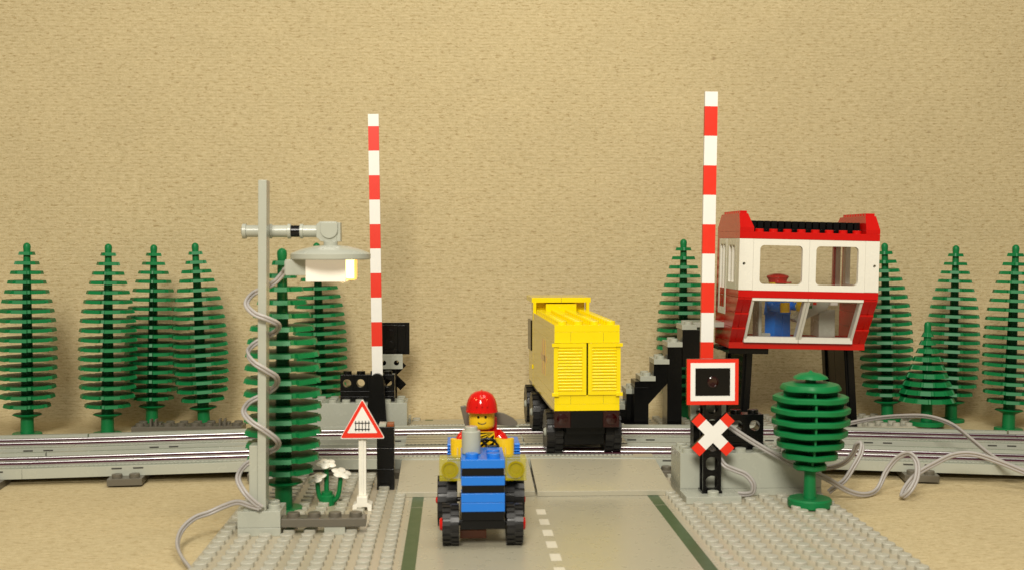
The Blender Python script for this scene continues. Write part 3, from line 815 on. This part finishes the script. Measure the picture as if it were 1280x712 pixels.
def driver():
    X, Y, z = 1.35, 60.55, 3.05; O = (X, Y, 2.6)
    t = thing('toy_figure', 'toy figure in red helmet and striped vest driving the blue tractor', 'toy figure', O)
    b = MB(); figure_body(b, X, Y, z, True)
    for s in (-1, 1):
        sh = Vector((X+s*.88, Y, z+1.5)); el = Vector((X+s*1.2, Y-.35, z+1.0)); wr = Vector((X+s*1.12, Y-.95, z+1.2))
        b.tube(smooth_path([sh+Vector((-s*.15,0,.15)), sh, el, wr], 5), [.3]*5+[.34]*6+[.30]*5, 12, 1)
        hd = wr+Vector((-s*.02,-.12,.02))
        b.tube([wr, hd+Vector((0,.0,0))], .2, 12, 2)
        # C shaped gripping hand, open towards the wheel
        n = 14; arc = [math.radians(-40+i*(260/n)) for i in range(n+1)]
        for k in range(n):
            a0, a1 = arc[k], arc[k+1]
            q = [(rr*math.cos(a), rr*math.sin(a)) for a, rr in ((a0,.2),(a0,.46),(a1,.46),(a1,.2))]
            b.prism([(hd.x-s*p[0], hd.y-.3-p[1]*.9+.1) for p in q], 'z', hd.z-.44, hd.z+.40, 2)
    bo = b.build('body', ['red', 'red', 'skin', 'navy', 'black'], t, O, bevel=.02)
    # striped vest front
    v = MB(); v.prism([(X-.86,z+.35),(X+.80,z+.35),(X+.60,z+1.84),(X-.62,z+1.84)], 'y', Y-.53, Y-.495, 0)
    for k in range(7):
        z0 = z+.2+k*.33
        pts = [(X-.75, z0-.55), (X+.78, z0+.35), (X+.78, z0+.50), (X-.75, z0-.40)]
        cl = [(px, min(max(pz, z+.37), z+1.8)) for px, pz in pts]
        cl = [(max(X-.62, min(X+.60, px)), pz) for px, pz in cl]
        if abs(cl[0][1]-cl[3][1])+abs(cl[1][1]-cl[2][1]) > .1: v.prism(cl, 'y', Y-.543, Y-.53, 1)
    v.build('vest', ['skin', 'black'], t, O)
    hm = MB(); hz = z+1.85+1.0
    prof = [(.70,-.08),(.79,-.08),(.79,0),(.78,.12),(.75,.32),(.68,.56),(.54,.78),(.34,.91),(.15,.96),(0,.97)]
    hm.lathe(prof, (X, Y, hz), 36)
    i0 = len(hm.v)
    for dx in (-.26, 0, .26):
        hm.tube([(X+dx, Y-math.sqrt(max(.02,.80**2-dx*dx))*math.cos(a), hz+.12+(.86-abs(dx)*.35)*math.sin(a)) for a in [.15+i*(PI-.3)/14 for i in range(15)]], .05, 6)
    hm.prism([(X+.80*math.cos(a), Y-.25+.72*math.sin(a)) for a in [PI+i*PI/14 for i in range(15)]]+[(X+.78,Y),(X-.78,Y)], 'z', hz-.06, hz+.0)
    hm.build('helmet', 'red', t, O, angle=50)
driver()
b = MB()
yy0, yy1 = 61.5, 61.72
b.prism([(.28,5.95),(.55,6.0),(.72,5.5),(1.0,5.35),(1.0,5.0),(.85,4.85),(.55,4.83)], 'y', yy0, yy1)
b.prism([(1.0,5.35),(1.6,5.62),(2.0,5.68),(2.5,5.58),(2.95,5.36),(3.2,5.12),(3.18,4.98),(3.0,4.92),(2.0,5.0),(1.0,5.0)], 'y', yy0, yy1)
b.prism([(1.2,2.6),(1.45,2.6),(1.45,5.3),(1.2,5.3)], 'y', yy0+.02, yy1-.02)
tag(b.build('pickaxe', 'dgrey', None, (1.35, 61.6, 2.6), bevel=.04), 'dark grey pickaxe standing up behind the driver', 'toy tool')

# ------------------------------------------------------------------ yellow truck
def truck():
    O = (8.05, 73.45, 1.0)
    t = thing('truck', 'yellow box truck seen from behind on the level crossing', 'toy truck', O, rz=math.radians(1.9))
    Z = (0, 0, 0)
    b = MB()   # local coordinates: rear face y=0, x -2..2, z from crossing deck
    b.box(-2, 2, 0, 13.2, 3.02, 3.42); b.box(-2, 2, 0, 13.2, 3.425, 3.97); b.box(-2, 2, .12, 13.2, 3.975, 7.15)
    b.box(-2, 2, 0, 13.2, 7.155, 7.82); b.box(-2, 2, 0, 13.2, 7.826, 8.24)
    for i in range(13):
        for x in (-1.5, -.5, .5, 1.5): b.stud(x, .5+i, 8.24)
    for x in (-1, 1):      # joints between the rear bricks
        b.box(x-.008, x+.008, -.006, .01, 3.44, 3.96, 1); b.box(x-.008, x+.008, -.006, .01, 7.18, 7.8, 1)
    b.build('container', ['yellow', 'dark'], t, bevel=BV)
    for s in (-1, 1):
        d = MB(); x0, x1 = (-2.05, -.05) if s < 0 else (.05, 2.05)
        d.box(x0, x1, -.10, .11, 3.98, 4.22); d.box(x0, x1, -.10, .11, 6.88, 7.14)
        d.box(x0, x0+.26, -.10, .11, 4.22, 6.88); d.box(x1-.26, x1, -.10, .11, 4.22, 6.88); d.box(x0+.26, x1-.26, -.02, .11, 4.22, 6.88)
        n = 14
        for i in range(n):
            z = 4.24+i*(2.62/n)
            d.prism([(-.02,z),(-.085,z+.02),(-.085,z+.09),(-.02,z+.16)], 'x', x0+.26, x1-.26)
        dr = d.build('door', 'yellow', t, bevel=.012)
        for z in (4.02, 7.02):
            q = MB(); hx = s*2.0; q.box(min(hx-s*.25, hx+s*.17), max(hx-s*.25, hx+s*.17), -.2, -.06, z-.1, z+.12); q.build('hinge', 'yellow', dr, bevel=.02)
        l = MB(); l.box(min(s*1.0,s*2.0), max(s*1.0,s*2.0), .02, 1.0, 1.98, 3.0); l.build('tail_light', 'trans_red', t, bevel=.03)
        k = t.children[-1]
        q = MB(); q.lathe([(.34,0),(.34,-.04),(.2,-.08),(0,-.09)], (s*1.5, .03, 2.5), 20, 0, 'y'); q.build('lens', 'trans_red', k)
        for yc in (2.3, 11.3, 15.7):
            wheel(t, (s*1.82, yc, 1.4), 1.4, 1.02, 'grey', .2, Z, s)
    c = MB(); c.box(-.05, .05, .05, .115, 3.98, 7.14); c.box(-1.0, 1.0, .03, .9, 1.98, 3.0); c.box(-1.2, 1.2, .6, 17, 1.5, 3.0); c.box(-1.9, 1.9, .5, 17.2, 2.75, 3.015); c.box(-1.25, 1.25, 1.2, 3.4, .75, 1.9)
    c.build('chassis', 'black', t, bevel=BV)
    cb = MB(); cb.box(-1.9, 1.9, 13.25, 17.4, 3.02, 7.5); cb.box(-2.0, 2.0, 13.3, 14.0, 3.0, 8.2)
    cb.box(-2.02, -1.8, 13.0, 13.5, 7.7, 8.95); cb.box(1.8, 2.02, 13.0, 13.5, 7.7, 8.95); cb.box(-1.8, 1.8, 14.0, 16.5, 8.21, 8.95)
    cb.box(-1.1, 1.1, 13.1, 13.99, 8.25, 8.85)
    cb.box(-2.07, -2.0, 13.4, 13.75, 4.2, 4.5)
    cb.box(-2.12, 2.12, 13.0, 17.2, 8.95, 9.3)
    cb.box(-.012, .012, 12.99, 13.02, 8.97, 9.29, 1)
    cab = cb.build('cab', ['yellow', 'dark'], t, bevel=BV)
    w = MB(); w.box(-2.06, -1.9, 14.4, 16.6, 5.4, 7.6); w.box(1.9, 2.06, 14.4, 16.6, 5.4, 7.6); w.build('window', 'black', cab, bevel=.02)
    lg = MB(); 
    lg.box(-2.012, -2.0, 5.2, 5.9, 4.6, 6.9); lg.box(-2.012, -2.0, 6.4, 7.1, 4.6, 6.9); lg.box(-2.012, -2.0, 4.4, 7.9, 5.5, 5.9); lg.build('side_print', 'pink', t)
truck()

# ------------------------------------------------------------------ signal cabin
def rounded(x0, x1, z0, z1, r, n=6):
    out = []
    for cx, cz, a0 in ((x1-r, z1-r, 0), (x0+r, z1-r, PI/2), (x0+r, z0+r, PI), (x1-r, z0+r, 1.5*PI)):
        out += [(cx+r*math.cos(a0+i*PI/2/n), cz+r*math.sin(a0+i*PI/2/n)) for i in range(n+1)]
    return out
def frame_panel(b, outer, inner, axis, a0, a1, m=0):
    """flat frame between a rectangle outline and a rounded opening"""
    (x0, x1, z0, z1) = outer; cx, cz = (x0+x1)/2, (z0+z1)/2
    pts = inner[:]
    corners = [(x1,z1),(x0,z1),(x0,z0),(x1,z0)]
    n = len(pts)//4
    def P(p, a): return (p[0], a, p[1]) if axis == 'y' else (a, p[0], p[1])
    for a in (a0, a1):
        for q in range(4):
            seg = pts[q*n:(q+1)*n]
            for i in range(len(seg)-1): b.poly([P(corners[q],a), P(seg[i],a), P(seg[i+1],a)], m)
            nx = pts[((q+1)*n) % len(pts)]
            b.poly([P(corners[q],a), P(seg[-1],a), P(nx,a), P(corners[(q+1)%4],a)], m)
    for i in range(len(pts)):
        p, q = pts[i], pts[(i+1) % len(pts)]; b.poly([P(p,a0), P(q,a0), P(q,a1), P(p,a1)], m)
    for i in range(4):
        p, q = corners[i], corners[(i+1) % 4]; b.poly([P(p,a0), P(p,a1), P(q,a1), P(q,a0)], m)
def cabin():
    O = (24.9, 88.0, .2); x0, x1 = 19.88, 29.86; yf, yb = 84.4, 91.6
    t = thing('signal_cabin', 'red and white signal cabin with glazed front raised on black legs', 'signal box', O, rot=(0, math.radians(1.25), 0))
    t.location = (24.68, 88.0, .08)
    B = lambda b, n, m, p=t, bv=BV: b.build(n, m, p, O, bevel=bv)
    # floor and lower walls
    b = MB(); b.box(x0, x1, 86.9, yb, 6.62, 7.08); b.box(x0+.3, x1-.3, 87.2, yb, 7.08, 7.3, 0); B(b, 'floor', 'red')
    b = MB()
    zs = [7.08, 8.2, 9.3, 10.4]
    ys = lambda z: 84.5+(10.4-z)/(10.4-7.08)*2.4
    for xa, xb in ((x0, x0+1.0), (x1-1.0, x1)):
        for i in range(3):
            za, zb = zs[i]+.006, zs[i+1]-.006
            b.prism([(ys(za), za), (ys(zb)-.05, zb-.12), (ys(zb)-.05, zb), (yb, zb), (yb, za)], 'x', xa if xa == x0 else xb-.45, xa+.45 if xa == x0 else xb)
            b.prism([(ys(za), za), (ys(zb)-.05, zb-.12), (ys(zb)-.05, zb), (ys(zb)+.6, zb), (ys(za)+.6, za)], 'x', xa+.455 if xa == x0 else xa, xb if xa == x0 else xb-.455)
    b.box(x0+.45, x1-.45, yb-.4, yb, 7.08, 7.36)
    B(b, 'lower_wall', 'red')
    b = MB(); b.box(x0, x1, yf, yf+1.0, 10.4, 10.9); b.box(x0, x0+1, yf+1.0, yb, 10.4, 10.9); b.box(x1-1, x1, yf+1.0, yb, 10.4, 10.9); b.box(x0+1, x1-1, yb-1, yb, 10.4, 10.6); B(b, 'red_band', 'red')
    # white corner posts, each with a round hole
    for xa in (x0, x1-1.0):
        b = MB(); b.holed(xa, xa+.995, 10.91, 14.5, yf, yf+.9, .1, c=(xa+.36 if xa == x0 else xa+.68, 12.75)); B(b, 'corner_post', 'white')
        b = MB(); b.box(xa+.2, xa+.8, yf+.1, yf+.14, 12.5, 13.0); b.v = [(v[0], v[1]+.5, v[2]) for v in b.v]; B(b, 'post_core', 'black', bv=0)
    # upper windows
    for k in range(2):
        xa = x0+1.0+k*3.99+.0; xb = xa+3.985
        b = MB(); frame_panel(b, (xa+.005, xb-.005, 10.91, 14.5), rounded(xa+.48, xb-.48, 11.35, 14.08, .3), 'y', yf+.02, yf+.35); w = b.build('window_frame', 'white', t, O)
        MB().box(xa+.4, xb-.4, yf+.4, yf+.43, 11.25, 14.2).build('pane', 'glass', w, O)
    # slanted lower windows
    for k in range(2):
        xa = x0+1.0+k*3.99; xb = xa+3.985
        b = MB(); th = .35
        def S(u, z, off=0): return (ys(z)-.12+off, z)
        def sl(xA, xB, zA, zB, d=th): b.prism([S(0,zA), S(0,zB), (S(0,zB)[0]+d, zB), (S(0,zA)[0]+d, zA)], 'x', xA, xB)
        sl(xa+.01, xa+.2, 7.1, 10.38, .7); sl(xb-.2, xb-.01, 7.1, 10.38, .7); sl(xa+.2, xb-.2, 10.16, 10.38); b.box(xa+.02, xb-.02, ys(7.1)-.30, ys(7.1)+.4, 7.09, 7.52); b.box(xa+.02, xb-.02, ys(10.3)-.16, ys(10.3)+.3, 10.2, 10.385)
        w = b.build('slanted_frame', 'white', t, O, bevel=.015)
        g = MB(); g.prism([(ys(7.52)+.06, 7.5), (ys(10.16)+.06, 10.18), (ys(10.16)+.1, 10.18), (ys(7.52)+.1, 7.5)], 'x', xa+.2, xb-.2); g.build('pane', 'glass', w, O)
    # left side: door and window, right side, back
    b = MB(); frame_panel(b, (yf+.92, yf+3.9, 10.91, 14.5), rounded(yf+1.5, yf+3.3, 11.4, 14.05, .08, 2), 'x', x0, x0+.35); w = b.build('side_window', 'white', t, O)
    w2 = MB(); w2.box(x0+.02, x0+.3, yf+2.3, yf+2.5, 11.4, 14.05); w2.build('mullion', 'white', w, O)
    b = MB(); b.box(x0-.02, x0+.35, yf+3.95, yf+4.4, 9.0, 14.5); b.box(x0-.02, x0+.35, yf+6.0, yf+6.4, 9.0, 14.5); b.box(x0-.02, x0+.35, yf+4.4, yf+6.0, 14.1, 14.5); b.box(x0-.02, x0+.35, yf+4.4, yf+6.0, 9.0, 9.5); b.box(x0, x0+.3, yf+5.1, yf+5.3, 9.5, 14.1); B(b, 'door_frame', 'white')
    b = MB(); b.box(x0, x0+.5, yf+6.42, yb, 8.6, 14.5); b.box(x1-.35, x1, yb-.3, yb, 10.9, 14.5); b.box(x1-.3, x1, yf+.92, yf+1.3, 10.9, 14.5); B(b, 'side_wall', 'red')
    b = MB(); frame_panel(b, (yf+1.32, yb-.31, 10.91, 14.5), rounded(yf+1.7, yb-.9, 11.3, 14.15, .08, 2), 'x', x1-.35, x1); b.build('side_window', 'white', t, O)
    b = MB(); b.box(x0+.5, x0+1.0, yb-.4, yb, 10.6, 14.5); b.box(x1-1.12, x1-.95, yb-.4, yb, 10.6, 14.5); B(b, 'rear_wall', 'red')
    b = MB(); b.box(x0+1.02, x0+1.3, yb-.3, yb-.05, 10.6, 14.4); b.box(x1-.94, x1-.55, yb-.3, yb-.05, 10.6, 14.4); b.box(x0+1.3, x1-1.9, yb-.3, yb-.05, 14.1, 14.4); B(b, 'rear_window_frame', 'white')
    # roof
    b = MB(); b.box(x0, x1, yf-.01, yf+1.0, 14.51, 15.0)
    for i in range(8): b.stud(x0+1.5+i*.997, yf+.5, 15.0)
    rf = B(b, 'roof', 'red')
    MB().box(x0+1.0, x1-1.0, yb-1, yb, 14.51, 15.0).build('roof_edge', 'red', rf, O, bevel=BV)
    b = MB(); b.box(x0+1.0, x1-1.0, yf+1.0, yb-1.0, 14.51, 15.3)
    for i in range(16):
        X = x0+1.02+i*.4975; b.box(X, X+.40, yf+1.1, yb-1.2, 15.3, 15.80)
    b.build('black_panel', 'black', rf, O, bevel=.02)
    for xa, top in ((x0, (0, .62)), (x1-1.0, (.0, .78))):
        q = MB()
        # bottom outline 1 wide, narrowing to the ridge
        xa2, xb2 = (xa, xa+1.0)
        ta, tb = (xa+.0, xa+.62) if xa == x0 else (xa+.02, xa+.78)
        def ring(z, a, bx, y0, y1): return [(a,y0,z),(bx,y0,z),(bx,y1,z),(a,y1,z)]
        R = [ring(15.005, xa2, xb2, yf, yb), ring(15.3, xa2, xb2, yf, yb), ring(16.28, ta, tb, yf+.35, yb-1.2)]
        for r in R: q.v += r
        for k in range(2):
            for i in range(4): j = (i+1) % 4; q.f.append((k*4+i, k*4+j, (k+1)*4+j, (k+1)*4+i)); q.m.append(0)
        q.f.append((3,2,1,0)); q.m.append(0); q.f.append((8,9,10,11)); q.m.append(0)
        for i in range(9):
            q.box(ta+.08, tb-.05, yf+.5+i*.58, yf+.5+i*.58+.4, 16.2, 16.47)
        q.build('roof_ridge', 'red', rf, O, angle=15)
        sd = MB(); sd.box(xa2, xb2, yf+1.0, yb, 14.51, 15.0); sd.build('roof_side', 'red', rf, O, bevel=.02)
    # legs
    b = MB(); b.box(x0+.1, x0+3.0, 87.2, 90.8, 6.2, 6.6); b.box(x0-.4, x0+1.6, 88.6, 91, 6.35, 6.59); B(b, 'leg_plate', 'black')
    for s, xt, xbm in ((-1, x0+1.75, x0+1.55), (1, x1-.75, x1-.2)):
        l = MB()
        def lb(xa, xb, y0, y1, w): 
            i0 = len(l.v)
            l.v += [(xb-w,y0,.2),(xb+w,y0,.2),(xb+w,y1,.2),(xb-w,y1,.2),(xa-w,y0,6.6),(xa+w,y0,6.6),(xa+w,y1,6.6),(xa-w,y1,6.6)]
            for q in ((3,2,1,0),(4,5,6,7),(0,1,5,4),(1,2,6,5),(2,3,7,6),(3,0,4,7)): l.f.append(tuple(i0+i for i in q)); l.m.append(0)
        lb(xt, xbm, 88.2, 89.0, .36); lb(xt, xbm, 93.0, 93.8, .36)
        lb(xt, xbm, 89.0, 90.9, .24); lb(xt, xbm, 91.0, 93.0, .22)
        for xr in (-.30, -.12): l.bar((xt+xr, 88.12, 6.5), (xbm+xr, 88.12, .3), .05)  # bars added in place of the highlight lines on the legs
        l.build('leg', 'black', t, O, bevel=BV)
cabin()

def signalman():
    X, Y, z = 23.75, 88.4, 8.8; O = (X, Y, 7.5)
    t = thing('toy_figure', 'toy figure in blue with a red cap inside the signal cabin', 'toy figure', O, rz=math.radians(40))
    b = MB(); figure_body(b, X, Y, z-.15, False, sit=False)
    for s in (-1, 1):
        sh = Vector((X+s*.88, Y, z+1.35)); el = Vector((X+s*1.15, Y-.4, z+.75)); wr = Vector((X+s*1.0, Y-1.0, z+.75))
        b.tube(smooth_path([sh+Vector((-s*.15,0,.15)), sh, el, wr], 5), [.3]*5+[.34]*6+[.30]*5, 12, 1)
        b.tube([wr, wr+Vector((0,-.15,0))], .2, 10, 2)
        n = 12; arc = [math.radians(-40+i*(260/n)) for i in range(n+1)]
        for k in range(n):
            a0, a1 = arc[k], arc[k+1]
            q = [(rr*math.cos(a), rr*math.sin(a)) for a, rr in ((a0,.19),(a0,.37),(a1,.37),(a1,.19))]
            b.prism([(wr.x-s*p[0], wr.y-.35-p[1]*.9) for p in q], 'z', wr.z-.35, wr.z+.35, 2)
    b.build('body', ['blue', 'blue', 'skin', 'blue', 'black'], t, O, bevel=.02)
    c = MB(); hz = z+1.7+.82
    c.lathe([(.66,-.02),(.68,.14),(.76,.26),(.82,.36),(.78,.46),(.5,.58),(.2,.62),(0,.63)], (X, Y, hz), 32)
    c.prism([(X+.66*math.cos(a), Y-.35+.75*math.sin(a)) for a in [PI+i*PI/12 for i in range(13)]]+[(X+.6,Y-.2),(X-.6,Y-.2)], 'z', hz-.08, hz+.02)
    c.build('cap', 'red', t, O, angle=40)
signalman()
b = MB(); b.box(22.15, 22.4, 87.6, 89.4, 7.31, 10.0); b.box(22.4, 23.2, 87.7, 89.3, 7.31, 7.62)
tag(b.build('chair', 'grey', None, (22.6, 88.5, 7.31), bevel=.06), 'light grey chair back behind the blue figure in the cabin', 'toy chair')
def console():
    O = (27.0, 88.6, 7.31)
    t = thing('control_console', 'grey control desk with sloping panel inside the signal cabin', 'control desk', O)
    b = MB(); b.box(26.7, 27.9, 87.9, 90, 7.31, 9.3); b.build('stand', 'grey', t, O, bevel=BV)
    b = MB(); b.prism([(24.9,8.6),(25.1,8.35),(27.3,9.35),(27.6,10.1),(27.1,10.3),(26.2,9.9)], 'y', 87.8, 89.4); d = b.build('panel', 'grey', t, O, bevel=BV)
    b = MB()
    for i, m in enumerate((0, 1, 0, 1)):
        u = .2+i*.2; b.box(24.95+u*1.6, 25.2+u*1.6, 87.79, 87.81, 8.66+u*1.25, 8.85+u*1.25, m)
    b.build('buttons', ['green', 'tape_red'], d, O)
    b = MB(); b.box(27.3, 28.2, 88.2, 88.6, 9.6, 10.35); b.build('screen', 'white', t, O, bevel=BV)
console()

# ------------------------------------------------------------------ stairs
def stairs():
    O = (15.3, 89.0, .2)
    t = thing('staircase', 'black staircase with grey treads climbing to the signal cabin', 'toy stairs', O)
    tr = [(16.45,17.55,8.28),(15.4,16.5,7.02),(14.42,15.55,5.78),(13.42,14.55,4.56),(12.55,13.45,3.5),(11.75,12.5,2.35)]
    for i, (a, c, z) in enumerate(tr):
        yo = 87.2 + (1.2 if i > 3 else 0)
        b = MB(); b.box(a, c, yo, yo+2.3, z-.36, z)
        for j in range(2): b.stud(a+.55, yo+.6+j*1.05, z)
        b.build('tread', 'grey', t, O, bevel=BV)
    b = MB(); b.box(17.56, 20.0, 88.6, 91.4, 8.0, 8.36); b.build('landing', 'grey', t, O, bevel=BV)
    b = MB()
    b.box(16.5, 17.95, 87.25, 89.4, 5.2, 7.9)
    b.box(15.42, 16.48, 87.3, 89.4, .2, 6.64)
    b.prism([(13.05,4.18),(13.05,3.2),(14.05,2.5),(15.5,4.1),(16.5,5.2),(16.5,6.64),(15.44,6.64),(15.42,5.4),(14.44,5.4),(14.42,4.18)], 'y', 87.35, 89.4)
    b.box(13.0, 14.05, 87.28, 89.3, .2, 3.75)
    b.box(12.6, 13.0, 88.5, 90.5, .2, 3.12); b.box(11.8, 12.6, 88.5, 90.5, .2, 1.97)
    b.build('frame', 'black', t, O, bevel=BV)
stairs()

# ------------------------------------------------------------------ light, world, camera
def area(name, loc, target, size, watts, col):
    l = bpy.data.lights.new(name, 'AREA'); l.shape = 'DISK'; l.size = size; l.energy = watts; l.color = col
    o = bpy.data.objects.new(name, l); COL.objects.link(o); o.location = loc
    d = Vector(target)-Vector(loc); o.rotation_euler = d.to_track_quat('-Z', 'Y').to_euler(); return o
area('key_lamp', (-14, -50, 82), (4, 84, 6), 40, 180000, (1.0, .95, .85))
area('fill_lamp', (10, 45, 75), (4, 78, 2), 44, 27000, (1.0, .95, .85))
p = bpy.data.lights.new('street_lamp_glow', 'POINT'); p.energy = 190; p.color = (1, .66, .28); p.shadow_soft_size = .25
po = bpy.data.objects.new('street_lamp_glow', p); COL.objects.link(po); po.location = (-5.4, 59.4, 12.05)

w = bpy.data.worlds.new('World'); scene.world = w; w.use_nodes = True
bg = w.node_tree.nodes['Background']; bg.inputs[0].default_value = (1.0, .90, .74, 1); bg.inputs[1].default_value = .20

cam = bpy.data.cameras.new('camera'); co = bpy.data.objects.new('camera', cam); COL.objects.link(co)
cam.sensor_fit = 'HORIZONTAL'; cam.sensor_width = 36; cam.lens = 1520/1280*36
cam.dof.use_dof = True; cam.dof.focus_distance = 92; cam.dof.aperture_fstop = .29
cam.clip_start = .5; cam.clip_end = 500
yaw, pit = math.radians(2.7102), math.radians(2.0535)
co.location = (0, 0, 14.3); co.rotation_euler = (PI/2-pit, 0, -yaw)
scene.camera = co
scene.view_settings.view_transform = 'Standard'; scene.view_settings.look = 'None'
scene.view_settings.exposure = -.04; scene.view_settings.gamma = 1
scene.cycles.use_denoising = True
scene.cycles.sample_clamp_indirect = 4
scene.cycles.max_bounces = 8; scene.cycles.transparent_max_bounces = 12
